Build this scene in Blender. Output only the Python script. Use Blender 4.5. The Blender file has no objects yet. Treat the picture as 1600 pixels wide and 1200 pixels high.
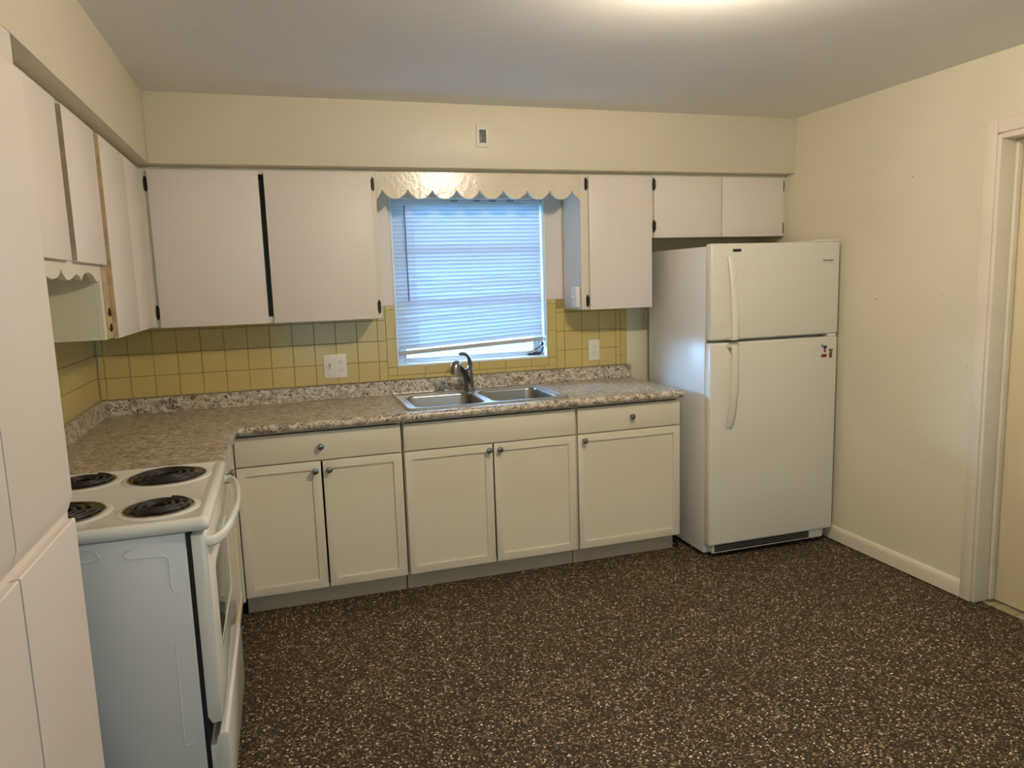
import bpy, bmesh, math, random
from mathutils import Vector, Matrix
random.seed(7)
SC = bpy.context.scene
COL = SC.collection

# ------------------------------------------------------------------ camera
F_PX = 1139.62
YAW, PITCH, ROLL = -0.3026, -0.1411, 0.0315
def cam_matrix():
    Rz = Matrix.Rotation(YAW, 3, 'Z')
    cp, sp = math.cos(PITCH), math.sin(PITCH)
    Rx = Matrix(((1, 0, 0), (0, cp, -sp), (0, sp, cp)))
    cr, sr = math.cos(ROLL), math.sin(ROLL)
    Ry = Matrix(((cr, 0, sr), (0, 1, 0), (-sr, 0, cr)))
    R = Rz @ Rx @ Ry
    X, Y, Z = R.col[0], R.col[1], R.col[2]
    M = Matrix((X, Z, -Y)).transposed().to_4x4()
    M.translation = Vector((0.8723, -3.9519, 1.4914))
    return M
cd = bpy.data.cameras.new('camera'); cam = bpy.data.objects.new('camera', cd); COL.objects.link(cam)
cam.matrix_world = cam_matrix()
cd.sensor_fit = 'HORIZONTAL'; cd.sensor_width = 36.0; cd.lens = F_PX / 1600 * 36.0
cd.clip_start = 0.02
SC.camera = cam

# ------------------------------------------------------------------ world, exposure
SC.view_settings.view_transform = 'Standard'
SC.view_settings.look = 'None'
SC.view_settings.gamma = 1.0
SC.view_settings.use_curve_mapping = False
SC.view_settings.exposure = 1.19
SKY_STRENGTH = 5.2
LAMP_STRENGTH = 330.0
SC.cycles.max_bounces = 10
SC.cycles.diffuse_bounces = 6
SC.cycles.transparent_max_bounces = 16
SC.cycles.sample_clamp_indirect = 6.0
w = bpy.data.worlds.new('world'); SC.world = w; w.use_nodes = True
nt = w.node_tree; nt.nodes.clear()
o_ = nt.nodes.new('ShaderNodeOutputWorld'); bg = nt.nodes.new('ShaderNodeBackground')
tc = nt.nodes.new('ShaderNodeTexCoord'); sx = nt.nodes.new('ShaderNodeSeparateXYZ'); cr = nt.nodes.new('ShaderNodeValToRGB')
cr.color_ramp.elements[0].position = 0.0; cr.color_ramp.elements[0].color = (0.20, 0.34, 0.55, 1)
cr.color_ramp.elements[1].position = 0.7; cr.color_ramp.elements[1].color = (0.26, 0.52, 1.0, 1)
e = cr.color_ramp.elements.new(0.06); e.color = (0.62, 1.15, 1.75, 1)
e = cr.color_ramp.elements.new(0.26); e.color = (0.62, 1.15, 1.75, 1)
e = cr.color_ramp.elements.new(0.40); e.color = (0.28, 0.54, 1.0, 1)
nt.links.new(tc.outputs['Generated'], sx.inputs[0]); nt.links.new(sx.outputs['Z'], cr.inputs[0])
# the sky is bright blue beyond the kitchen window and duller, warmer on the far side of the house
yr = nt.nodes.new('ShaderNodeValToRGB'); yr.color_ramp.elements[0].position = 0.35; yr.color_ramp.elements[0].color = (0.165, 0.132, 0.10, 1)
yr.color_ramp.elements[1].position = 0.65; yr.color_ramp.elements[1].color = (1, 1, 1, 1)
ma = nt.nodes.new('ShaderNodeMath'); ma.operation = 'MULTIPLY_ADD'; ma.inputs[1].default_value = 0.5; ma.inputs[2].default_value = 0.5
nt.links.new(sx.outputs['Y'], ma.inputs[0]); nt.links.new(ma.outputs[0], yr.inputs[0])
mm = nt.nodes.new('ShaderNodeMix'); mm.data_type = 'RGBA'; mm.blend_type = 'MULTIPLY'; mm.inputs[0].default_value = 1
nt.links.new(cr.outputs[0], mm.inputs[6]); nt.links.new(yr.outputs[0], mm.inputs[7]); # a bright patch of low sky to the left of the window's axis
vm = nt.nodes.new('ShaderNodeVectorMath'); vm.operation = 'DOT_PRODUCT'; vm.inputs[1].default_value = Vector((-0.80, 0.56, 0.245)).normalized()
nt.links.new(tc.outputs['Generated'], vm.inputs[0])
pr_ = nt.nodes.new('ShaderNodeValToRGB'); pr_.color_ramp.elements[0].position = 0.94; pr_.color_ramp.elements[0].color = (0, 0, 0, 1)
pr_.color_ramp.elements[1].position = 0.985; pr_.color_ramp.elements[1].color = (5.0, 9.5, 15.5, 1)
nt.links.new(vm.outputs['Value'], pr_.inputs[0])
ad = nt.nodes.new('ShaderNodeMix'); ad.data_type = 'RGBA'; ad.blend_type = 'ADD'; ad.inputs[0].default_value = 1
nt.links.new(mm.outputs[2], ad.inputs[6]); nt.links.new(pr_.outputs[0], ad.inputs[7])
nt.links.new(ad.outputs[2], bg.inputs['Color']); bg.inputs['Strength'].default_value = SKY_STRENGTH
nt.links.new(bg.outputs[0], o_.inputs[0])

def portal(name, loc, rot, sx_, sy_):
    l = bpy.data.lights.new(name, 'AREA'); l.shape = 'RECTANGLE'; l.size = sx_; l.size_y = sy_
    l.cycles.is_portal = True
    o = bpy.data.objects.new(name, l); COL.objects.link(o); o.location = loc; o.rotation_euler = rot
portal('window_portal', (1.893, 0.135, 1.495), (-math.pi/2, 0, 0), 0.88, 0.91)
portal('rear_fill_portal', (1.95, -5.73, 1.30), (math.pi/2, 0, 0), 2.2, 1.7)  # guides sky light through the window added behind the camera

# ------------------------------------------------------------------ materials
def mat(name, color, rough=0.5, metal=0.0, spec=0.5, noise=0.0, nscale=8.0, bump=0.0, bscale=60.0, bdist=0.002, coat=0.0):
    m = bpy.data.materials.new(name); m.use_nodes = True
    n = m.node_tree; b = n.nodes['Principled BSDF']
    b.inputs['Roughness'].default_value = rough; b.inputs['Metallic'].default_value = metal
    b.inputs['Specular IOR Level'].default_value = spec
    b.inputs['Coat Weight'].default_value = coat
    c = (*color, 1)
    b.inputs['Base Color'].default_value = c
    t = n.nodes.new('ShaderNodeTexCoord')
    if noise > 0:
        ns = n.nodes.new('ShaderNodeTexNoise'); ns.inputs['Scale'].default_value = nscale; ns.inputs['Detail'].default_value = 4
        n.links.new(t.outputs['Object'], ns.inputs['Vector'])
        r = n.nodes.new('ShaderNodeValToRGB')
        r.color_ramp.elements[0].position = 0.3; r.color_ramp.elements[1].position = 0.7
        r.color_ramp.elements[0].color = (*[v*(1-noise) for v in color], 1); r.color_ramp.elements[1].color = (*[min(1, v*(1+noise*0.5)) for v in color], 1)
        n.links.new(ns.outputs['Fac'], r.inputs[0]); n.links.new(r.outputs[0], b.inputs['Base Color'])
    if bump > 0:
        nb = n.nodes.new('ShaderNodeTexNoise'); nb.inputs['Scale'].default_value = bscale; nb.inputs['Detail'].default_value = 3
        n.links.new(t.outputs['Object'], nb.inputs['Vector'])
        bp = n.nodes.new('ShaderNodeBump'); bp.inputs['Strength'].default_value = bump; bp.inputs['Distance'].default_value = bdist
        n.links.new(nb.outputs['Fac'], bp.inputs['Height']); n.links.new(bp.outputs[0], b.inputs['Normal'])
    return m

M = {}
M['wall'] = mat('cream_wall_paint', (0.76, 0.70, 0.53), 0.5, noise=0.03, nscale=2, bump=0.5, bscale=45, bdist=0.003)
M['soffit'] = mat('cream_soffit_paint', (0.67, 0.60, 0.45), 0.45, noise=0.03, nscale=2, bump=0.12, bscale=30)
M['ceiling'] = mat('ceiling_paint', (0.83, 0.81, 0.80), 0.7, noise=0.03, nscale=2, bump=0.12, bscale=40)
M['trim'] = mat('trim_paint', (0.79, 0.71, 0.57), 0.4, noise=0.05, nscale=6, bump=0.15, bscale=12)
M['upper'] = mat('upper_cabinet_paint', (0.77, 0.69, 0.64), 0.45, noise=0.015, nscale=5, bump=0.05, bscale=60)
M['frame'] = mat('cabinet_frame_paint', (0.72, 0.655, 0.54), 0.4, noise=0.04, nscale=7, bump=0.1, bscale=25)
M['valance'] = mat('valance_gloss_paint', (0.74, 0.655, 0.50), 0.20, noise=0.05, nscale=10, bump=0.4, bscale=60, bdist=0.0022)
M['olive'] = mat('old_cream_paint', (0.66, 0.62, 0.48), 0.5, noise=0.05, nscale=6)
M['dark'] = mat('dark_inside', (0.10, 0.085, 0.06), 0.8)
M['base'] = mat('base_cabinet_laminate', (0.73, 0.66, 0.53), 0.38, noise=0.01, nscale=4)
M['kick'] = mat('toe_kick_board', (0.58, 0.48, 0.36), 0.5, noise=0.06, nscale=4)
M['appl'] = mat('appliance_white_enamel', (0.74, 0.70, 0.62), 0.3, bump=0.25, bscale=260, bdist=0.0008)
M['fridge_side'] = mat('fridge_side_enamel', (0.70, 0.69, 0.67), 0.3, bump=0.3, bscale=220, bdist=0.0008)
M['stove'] = mat('stove_white_enamel', (0.74, 0.725, 0.68), 0.12, spec=0.6, noise=0.01)
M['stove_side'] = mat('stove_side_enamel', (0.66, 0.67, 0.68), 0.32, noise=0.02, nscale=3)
M['plastic'] = mat('white_plastic', (0.80, 0.77, 0.70), 0.35)
M['black'] = mat('black_gap', (0.008, 0.008, 0.008), 0.6)
M['ovenglass'] = mat('oven_window_glass', (0.05, 0.045, 0.04), 0.08, spec=0.8)
M['coil'] = mat('burner_coil_metal', (0.035, 0.030, 0.030), 0.4, metal=0.3, noise=0.2, nscale=40)
M['pan'] = mat('drip_pan_black', (0.006, 0.005, 0.005), 0.5, spec=0.25)
M['chrome'] = mat('chrome_ring', (0.55, 0.52, 0.46), 0.15, metal=1.0)
M['nickel'] = mat('brushed_nickel', (0.33, 0.30, 0.26), 0.3, metal=1.0)
M['rimsteel'] = mat('sink_rim_steel', (0.62, 0.61, 0.60), 0.33, metal=1.0)
M['edgewood'] = mat('raw_door_edge', (0.40, 0.31, 0.21), 0.7, noise=0.25, nscale=25)
M['rail'] = mat('shaded_rail_plastic', (0.45, 0.42, 0.40), 0.5)  # plastic darkened to stand in for shade on the backlit rail
M['steel'] = mat('stainless_steel', (0.34, 0.32, 0.30), 0.28, metal=1.0, bump=0.05, bscale=200)
M['faucet'] = mat('faucet_nickel', (0.20, 0.18, 0.17), 0.2, metal=1.0)
M['hinge'] = mat('tarnished_hinge', (0.035, 0.028, 0.022), 0.35, metal=0.6, noise=0.5, nscale=60)
M['rawwood'] = mat('raw_wood', (0.52, 0.38, 0.21), 0.7, noise=0.3, nscale=30)
M['grout'] = mat('tile_grout', (0.33, 0.26, 0.11), 0.8)
M['windowpaint'] = mat('window_white_paint', (0.80, 0.84, 0.84), 0.4)
M['alu'] = mat('window_aluminium', (0.62, 0.66, 0.68), 0.35, metal=0.3)
M['gasket'] = mat('rubber_gasket', (0.38, 0.37, 0.34), 0.6)
M['badge'] = mat('badge_black', (0.02, 0.018, 0.02), 0.3)
M['red'] = mat('magnet_red', (0.28, 0.03, 0.04), 0.4)
M['blue'] = mat('magnet_navy', (0.02, 0.03, 0.12), 0.4)
M['brown'] = mat('magnet_brown', (0.22, 0.08, 0.04), 0.5, noise=0.3, nscale=80)
M['magwhite'] = mat('magnet_white', (0.75, 0.72, 0.68), 0.4)
M['door'] = mat('door_yellow_paint', (0.78, 0.68, 0.45), 0.35, noise=0.02, nscale=3)
M['tan_floor'] = mat('tan_floor_tile', (0.44, 0.35, 0.21), 0.4, noise=0.2, nscale=14)
M['grass'] = mat('outside_ground', (0.30, 0.34, 0.24), 0.9, noise=0.3, nscale=4)
M['wandm'] = mat('wand_grey_plastic', (0.16, 0.17, 0.22), 0.3)

def yellow_tile():
    m = mat('yellow_glazed_tile', (0.60, 0.47, 0.16), 0.18, spec=0.5)
    n = m.node_tree; b = n.nodes['Principled BSDF']
    t = n.nodes.new('ShaderNodeTexCoord'); ns = n.nodes.new('ShaderNodeTexNoise'); ns.inputs['Scale'].default_value = 5
    n.links.new(t.outputs['Object'], ns.inputs['Vector'])
    r = n.nodes.new('ShaderNodeValToRGB'); r.color_ramp.elements[0].color = (0.56, 0.44, 0.145, 1); r.color_ramp.elements[1].color = (0.64, 0.51, 0.19, 1)
    n.links.new(ns.outputs['Fac'], r.inputs[0]); n.links.new(r.outputs[0], b.inputs['Base Color'])
    return m
M['tile'] = yellow_tile()

def granite():
    m = bpy.data.materials.new('speckled_granite_laminate'); m.use_nodes = True
    n = m.node_tree; b = n.nodes['Principled BSDF']; L = n.links.new
    t = n.nodes.new('ShaderNodeTexCoord')
    def noise(scale, detail, rough=0.6, dist=0.6):
        x = n.nodes.new('ShaderNodeTexNoise'); x.inputs['Scale'].default_value = scale; x.inputs['Detail'].default_value = detail
        x.inputs['Roughness'].default_value = rough; x.inputs['Distortion'].default_value = dist
        L(t.outputs['Object'], x.inputs['Vector']); return x
    def ramp(a, stops):
        r = n.nodes.new('ShaderNodeValToRGB')
        els = r.color_ramp.elements
        els[0].position, els[0].color = stops[0][0], (*stops[0][1], 1)
        els[1].position, els[1].color = stops[-1][0], (*stops[-1][1], 1)
        for p, c in stops[1:-1]:
            q = els.new(p); q.color = (*c, 1)
        L(a, r.inputs[0]); return r
    n1 = noise(34, 6, 0.7); base = ramp(n1.outputs['Fac'], [(0.36, (0.24, 0.18, 0.13)), (0.45, (0.44, 0.36, 0.27)), (0.54, (0.64, 0.56, 0.45)), (0.66, (0.76, 0.70, 0.61))])
    n2 = noise(62, 3, 0.6, 1.5); m2 = ramp(n2.outputs['Fac'], [(0.405, (1, 1, 1)), (0.435, (0, 0, 0))])
    mx = n.nodes.new('ShaderNodeMix'); mx.data_type = 'RGBA'
    L(m2.outputs[0], mx.inputs[0]); L(base.outputs[0], mx.inputs[6]); mx.inputs[7].default_value = (0.035, 0.022, 0.017, 1)
    n3 = noise(48, 3, 0.5, 0.8); m3 = ramp(n3.outputs['Fac'], [(0.60, (0, 0, 0)), (0.66, (1, 1, 1))])
    my = n.nodes.new('ShaderNodeMix'); my.data_type = 'RGBA'
    L(m3.outputs[0], my.inputs[0]); L(mx.outputs[2], my.inputs[6]); my.inputs[7].default_value = (0.30, 0.27, 0.26, 1)
    L(my.outputs[2], b.inputs['Base Color'])
    b.inputs['Roughness'].default_value = 0.28
    return m
M['granite'] = granite()

def floor_mat():
    m = bpy.data.materials.new('brown_pebble_terrazzo'); m.use_nodes = True
    n = m.node_tree; b = n.nodes['Principled BSDF']; L = n.links.new
    t = n.nodes.new('ShaderNodeTexCoord')
    def vor(scale):
        nz = n.nodes.new('ShaderNodeTexNoise'); nz.inputs['Scale'].default_value = scale*1.3; nz.inputs['Detail'].default_value = 2
        L(t.outputs['Object'], nz.inputs['Vector'])
        mxv = n.nodes.new('ShaderNodeMix'); mxv.data_type = 'RGBA'; mxv.inputs[0].default_value = 0.006
        L(t.outputs['Object'], mxv.inputs[6]); L(nz.outputs['Color'], mxv.inputs[7])
        v = n.nodes.new('ShaderNodeTexVoronoi'); v.inputs['Scale'].default_value = scale
        L(mxv.outputs[2], v.inputs['Vector'])
        s = n.nodes.new('ShaderNodeSeparateColor'); L(v.outputs['Color'], s.inputs[0])
        return v, s
    def ramp(a, stops, const=True):
        r = n.nodes.new('ShaderNodeValToRGB'); r.color_ramp.interpolation = 'CONSTANT' if const else 'LINEAR'
        els = r.color_ramp.elements
        els[0].position, els[0].color = stops[0][0], (*stops[0][1], 1)
        els[1].position, els[1].color = stops[-1][0], (*stops[-1][1], 1)
        for p, c in stops[1:-1]:
            q = els.new(p); q.color = (*c, 1)
        L(a, r.inputs[0]); return r
    v1, s1 = vor(150)
    c1 = ramp(s1.outputs[0], [(0.0, (0.020, 0.012, 0.006)), (0.30, (0.060, 0.040, 0.020)), (0.52, (0.14, 0.097, 0.052)), (0.72, (0.27, 0.20, 0.12)), (0.87, (0.45, 0.36, 0.25)), (0.96, (0.90, 0.82, 0.70))])
    # dark cement between the chips
    d1 = ramp(v1.outputs['Distance'], [(0.45, (0, 0, 0)), (0.62, (1, 1, 1))], False)
    mx = n.nodes.new('ShaderNodeMix'); mx.data_type = 'RGBA'
    L(d1.outputs[0], mx.inputs[0]); L(c1.outputs[0], mx.inputs[6]); mx.inputs[7].default_value = (0.032, 0.020, 0.010, 1)
    # large worn / stained areas
    nl = n.nodes.new('ShaderNodeTexNoise'); nl.inputs['Scale'].default_value = 1.6; nl.inputs['Detail'].default_value = 3
    L(t.outputs['Object'], nl.inputs['Vector'])
    rl = ramp(nl.outputs['Fac'], [(0.3, (0.88, 0.86, 0.84)), (0.7, (1.12, 1.08, 1.04))], False)
    mu = n.nodes.new('ShaderNodeMix'); mu.data_type = 'RGBA'; mu.blend_type = 'MULTIPLY'; mu.inputs[0].default_value = 1
    L(mx.outputs[2], mu.inputs[6]); L(rl.outputs[0], mu.inputs[7])
    L(mu.outputs[2], b.inputs['Base Color'])
    b.inputs['Roughness'].default_value = 0.6; b.inputs['Specular IOR Level'].default_value = 0.3
    bp = n.nodes.new('ShaderNodeBump'); bp.inputs['Strength'].default_value = 0.4; bp.inputs['Distance'].default_value = 0.001; bp.invert = True
    L(v1.outputs['Distance'], bp.inputs['Height']); L(bp.outputs[0], b.inputs['Normal'])
    return m
M['floor'] = floor_mat()

def glass_mat(name, tint=(1, 1, 1), gl=0.06):
    m = bpy.data.materials.new(name); m.use_nodes = True
    n = m.node_tree; n.nodes.clear(); L = n.links.new
    o = n.nodes.new('ShaderNodeOutputMaterial'); mx = n.nodes.new('ShaderNodeMixShader')
    t = n.nodes.new('ShaderNodeBsdfTransparent'); t.inputs[0].default_value = (*tint, 1)
    g = n.nodes.new('ShaderNodeBsdfGlossy'); g.inputs['Roughness'].default_value = 0.02
    mx.inputs[0].default_value = gl
    L(t.outputs[0], mx.inputs[1]); L(g.outputs[0], mx.inputs[2]); L(mx.outputs[0], o.inputs[0])
    return m
M['glass'] = glass_mat('window_glass', (0.95, 0.98, 0.98))

def slat_mat():
    m = bpy.data.materials.new('blind_slat_vinyl'); m.use_nodes = True
    n = m.node_tree; n.nodes.clear(); L = n.links.new
    o = n.nodes.new('ShaderNodeOutputMaterial'); mx = n.nodes.new('ShaderNodeMixShader')
    d = n.nodes.new('ShaderNodeBsdfPrincipled'); d.inputs['Base Color'].default_value = (0.68, 0.79, 0.92, 1); d.inputs['Roughness'].default_value = 0.4
    t = n.nodes.new('ShaderNodeBsdfTranslucent'); t.inputs[0].default_value = (0.86, 0.88, 0.95, 1)
    mx.inputs[0].default_value = 0.10
    L(d.outputs[0], mx.inputs[1]); L(t.outputs[0], mx.inputs[2]); L(mx.outputs[0], o.inputs[0])
    return m
M['slat'] = slat_mat()

def emit_mat(name, color, strength):
    m = bpy.data.materials.new(name); m.use_nodes = True
    n = m.node_tree; b = n.nodes['Principled BSDF']
    b.inputs['Base Color'].default_value = (0.8, 0.78, 0.7, 1)
    b.inputs['Emission Color'].default_value = (*color, 1); b.inputs['Emission Strength'].default_value = strength
    return m
M['lamp'] = emit_mat('lit_opal_glass', (1.0, 0.85, 0.64), LAMP_STRENGTH)

# ------------------------------------------------------------------ builders
def root_loc(parent):
    p = parent
    while p.parent: p = p.parent
    return p.location.copy()

def tag(o, label=None, cat=None, group=None, kind=None):
    if label: o['label'] = label
    if cat: o['category'] = cat
    if group: o['group'] = group
    if kind: o['kind'] = kind
    return o

def thing(name, loc, label, cat, group=None, kind=None):
    o = bpy.data.objects.new(name, None); COL.objects.link(o); o.location = loc; o.empty_display_size = 0.1
    return tag(o, label, cat, group, kind)

def bevel_bm(bm, width, seg=2, ang=0.6):
    bmesh.ops.recalc_face_normals(bm, faces=bm.faces)
    es = [e for e in bm.edges if len(e.link_faces) == 2 and e.calc_face_angle(0) > ang]
    if es: bmesh.ops.bevel(bm, geom=es, offset=width, segments=seg, affect='EDGES', profile=0.5, clamp_overlap=True)

def obj(name, bm, material, parent=None, bevel=0.0, seg=2, smooth=35, recalc=True):
    if recalc: bmesh.ops.recalc_face_normals(bm, faces=bm.faces)
    if bevel > 0: bevel_bm(bm, bevel, seg)
    if parent is not None: off = root_loc(parent)
    else:
        xs = [v.co for v in bm.verts]
        off = Vector(((min(v.x for v in xs)+max(v.x for v in xs))/2, (min(v.y for v in xs)+max(v.y for v in xs))/2, min(v.z for v in xs)))
    bmesh.ops.translate(bm, verts=bm.verts, vec=-off)
    for f in bm.faces: f.smooth = True
    for e in bm.edges:
        e.smooth = not (len(e.link_faces) != 2 or e.calc_face_angle(0) > math.radians(smooth))
    me = bpy.data.meshes.new(name); bm.to_mesh(me); bm.free()
    mats = material if isinstance(material, (list, tuple)) else [material]
    for m in mats: me.materials.append(m)
    o = bpy.data.objects.new(name, me); COL.objects.link(o)
    if parent is not None: o.parent = parent
    else: o.location = off
    return o

def box(bm, x0, y0, z0, x1, y1, z1):
    x0, x1 = sorted((x0, x1)); y0, y1 = sorted((y0, y1)); z0, z1 = sorted((z0, z1))
    vs = [bm.verts.new((x, y, z)) for x in (x0, x1) for y in (y0, y1) for z in (z0, z1)]
    for f in ((0, 1, 3, 2), (4, 6, 7, 5), (0, 4, 5, 1), (2, 3, 7, 6), (0, 2, 6, 4), (1, 5, 7, 3)):
        bm.faces.new([vs[i] for i in f])
    return vs

def boxes(*bs):
    bm = bmesh.new()
    for b in bs: box(bm, *b)
    return bm

def loft(bm, rings, closed=True, caps=True):
    """rings: list of lists of points; joins neighbouring rings."""
    V = [[bm.verts.new(p) for p in r] for r in rings]
    n = len(V[0])
    for a, b in zip(V[:-1], V[1:]):
        for i in range(n if closed else n-1):
            j = (i+1) % n
            bm.faces.new((a[i], a[j], b[j], b[i]))
    if caps:
        bm.faces.new(V[0][::-1]); bm.faces.new(V[-1])

def frames(path):
    out = []
    P = [Vector(p) for p in path]
    t0 = (P[1]-P[0]).normalized()
    up = Vector((0, 0, 1)) if abs(t0.z) < 0.9 else Vector((1, 0, 0))
    nrm = (up - t0*up.dot(t0)).normalized()
    for i, p in enumerate(P):
        t = ((P[min(i+1, len(P)-1)] - P[max(i-1, 0)])).normalized()
        nrm = (nrm - t*nrm.dot(t)).normalized()
        out.append((p, t, nrm, t.cross(nrm)))
    return out

def tube(bm, path, r, n=10):
    rr = r if isinstance(r, (list, tuple)) else [r]*len(path)
    rings = []
    for (p, t, a, b), q in zip(frames(path), rr):
        rings.append([p + a*math.cos(2*math.pi*k/n)*q + b*math.sin(2*math.pi*k/n)*q for k in range(n)])
    loft(bm, rings)

def lathe(bm, center, axis, prof, n=24):
    """prof: list of (distance along axis, radius)."""
    ax = Vector(axis).normalized(); c = Vector(center)
    a = ax.orthogonal().normalized(); b = ax.cross(a)
    rings = []
    for d, r in prof:
        r = max(r, 1e-5)
        rings.append([c + ax*d + (a*math.cos(2*math.pi*k/n) + b*math.sin(2*math.pi*k/n))*r for k in range(n)])
    loft(bm, rings)

def spline(pts, n=8):
    P = [Vector(p) for p in pts]; P = [P[0]*2-P[1]] + P + [P[-1]*2-P[-2]]
    out = []
    for i in range(1, len(P)-2):
        for k in range(n):
            t = k/n
            out.append(0.5*((2*P[i]) + (-P[i-1]+P[i+1])*t + (2*P[i-1]-5*P[i]+4*P[i+1]-P[i+2])*t*t + (-P[i-1]+3*P[i]-3*P[i+1]+P[i+2])*t**3))
    out.append(P[-2]); return out

def prism(bm, pts, vec):
    """extrude a closed outline of 3D points along vec"""
    v = Vector(vec)
    loft(bm, [[Vector(p) for p in pts], [Vector(p)+v for p in pts]])

def door_bm(face, plane, u0, u1, z0, z1, th, shaker=0.0, depth=0.007, bev=0.0015):
    """a door or drawer front; face '-y' (front at y=plane, facing the camera side) or '+x' (front at x=plane)."""
    bm = bmesh.new()
    if face == '-y': box(bm, u0, plane, z0, u1, plane+th, z1); nr = Vector((0, -1, 0))
    else: box(bm, plane-th, u0, z0, plane, u1, z1); nr = Vector((1, 0, 0))
    bmesh.ops.recalc_face_normals(bm, faces=bm.faces)
    if bev: bevel_bm(bm, bev, 2)
    if shaker:
        bmesh.ops.recalc_face_normals(bm, faces=bm.faces); bm.faces.ensure_lookup_table()
        f = max((f for f in bm.faces if f.normal.dot(nr) > 0.99), key=lambda f: f.calc_area())
        bmesh.ops.inset_region(bm, faces=[f], thickness=shaker)
        bmesh.ops.inset_region(bm, faces=[f], thickness=0.0012)
        bmesh.ops.translate(bm, verts=f.verts, vec=-nr*depth)
    return bm

def knob(parent, x, y, z, axis=(0, -1, 0)):
    bm = bmesh.new()
    lathe(bm, (x, y, z), axis, [(0, 0.0075), (0.004, 0.006), (0.012, 0.005), (0.016, 0.009), (0.019, 0.0145), (0.023, 0.0152), (0.027, 0.013), (0.0285, 0.007), (0.029, 0.0)], 20)
    return obj('knob', bm, M['nickel'], parent)

def hinge(parent, face, plane, u, z, lean=1):
    """surface hinge: leaf with a barrel; u is y or x on the face"""
    bm = bmesh.new()
    def P(u_, d, z_):
        return (u_, plane-d, z_) if face == '-y' else (plane+d, u_, z_)
    pts = []
    for k in range(16):
        a = 2*math.pi*k/16
        pts.append(P(u+0.0075*math.cos(a), 0.0, z+0.034*math.copysign(abs(math.sin(a))**0.6, math.sin(a))))
    prism(bm, pts, (0, -0.003, 0) if face == '-y' else (0.003, 0, 0))
    tube(bm, [P(u+lean*0.006, 0.006, z-0.022), P(u+lean*0.006, 0.006, z), P(u+lean*0.006, 0.006, z+0.022)], 0.004, 8)
    return obj('hinge', bm, M['hinge'], parent)

# ------------------------------------------------------------------ dimensions
W = 3.728; H = 2.348; ZS = 2.0456
YF = -5.6          # the wall behind the camera
WX0, WX1, WZ0, WZ1 = 1.456, 2.33, 1.043, 1.946    # kitchen window opening
DY0, DY1, DZ = -2.42, -1.615, 2.018               # doorway in the right wall

# ------------------------------------------------------------------ the setting
def struct(name, bm, m, label, cat, **k):
    return tag(obj(name, bm, m, **k), label, cat, kind='structure')

struct('floor', boxes((-0.12, YF-0.12, -0.06, W+0.046, 0.12, 0)), M['floor'], 'dark brown pebble terrazzo floor of the kitchen', 'floor')
bm = boxes((W+0.047, DY0-0.1, -0.06, W+1.3, DY1+0.1, -0.001))
struct('floor_threshold', bm, M['tan_floor'], 'strip of tan floor tile showing in the doorway at the right', 'floor')
bm = boxes(*[(W+0.048, y, -0.0008, W+0.60, y+0.004, 0.0004) for y in (-1.665, -1.77, -1.875, -1.98)])
go = struct('trim_5', bm, M['grout'], 'thin joints between the tan doorway tiles', 'trim')
struct('ceiling', boxes((-0.12, YF-0.12, H, W+0.12, 0.12, H+0.1)), M['ceiling'], 'dull off-white ceiling over the kitchen', 'ceiling')
struct('wall_back', boxes((-0.12, 0, 0, WX0, 0.12, H), (WX1, 0, 0, W+0.12, 0.12, H), (WX0, 0, 0, WX1, 0.12, WZ0), (WX0, 0, WZ1, WX1, 0.12, H)), M['wall'], 'cream back wall around the kitchen window', 'wall')
struct('wall_left', boxes((-0.12, YF, 0, 0, 0, H)), M['wall'], 'cream left wall behind the stove and cabinets', 'wall')
struct('wall_right', boxes((W, DY1, 0, W+0.12, 0, H), (W, YF, 0, W+0.12, DY0, H), (W, DY0, DZ, W+0.12, DY1, H)), M['wall'], 'textured cream right wall beside the fridge', 'wall')
BX0, BX1, BZ0, BZ1 = 0.85, 3.05, 0.45, 2.15
struct('wall_front', boxes((0, YF-0.12, 0, BX0, YF, H), (BX1, YF-0.12, 0, W, YF, H), (BX0, YF-0.12, 0, BX1, YF, BZ0), (BX0, YF-0.12, BZ1, BX1, YF, H)), M['wall'], 'cream wall behind the camera with an added opening for fill light', 'wall')

# white painted wall strips on both sides of the window and above it
struct('trim_3', boxes((1.3595, -0.0025, 1.3785, 1.4545, -0.0004, ZS-0.001), (2.3315, -0.0025, 1.3785, 2.4295, -0.0004, ZS-0.001), (1.4545, -0.0025, WZ1+0.002, 2.3315, -0.0004, ZS-0.001)), M['upper'], 'off-white painted wall strip around the kitchen window', 'trim')
# soffits
struct('trim_1', boxes((0.3675, -0.353, ZS, W, 0, H)), M['soffit'], 'cream soffit box above the window-wall cabinets', 'soffit', bevel=0.002)
struct('trim_2', boxes((0, -5.0, ZS, 0.3673, 0, H)), M['soffit'], 'cream soffit box above the left cabinets and pantry', 'soffit', bevel=0.002)

# baseboard right
bm = bmesh.new()
pr = [(W-0.001, 0.006), (W-0.015, 0.006), (W-0.0155, 0.06), (W-0.013, 0.074), (W-0.006, 0.083), (W-0.001, 0.085)]
prism(bm, [(x, -0.02, z) for x, z in pr], (0, -1.535, 0))
struct('baseboard_right', bm, M['trim'], 'rounded cream baseboard between the fridge and the door casing', 'baseboard')
bm = bmesh.new(); pr2 = [(x, z) for x, z in pr]
prism(bm, [(x, DY0-0.07, z) for x, z in pr], (0, -3.0, 0))
struct('baseboard_front', bm, M['trim'], 'cream baseboard on the right wall beyond the door', 'baseboard')

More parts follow.
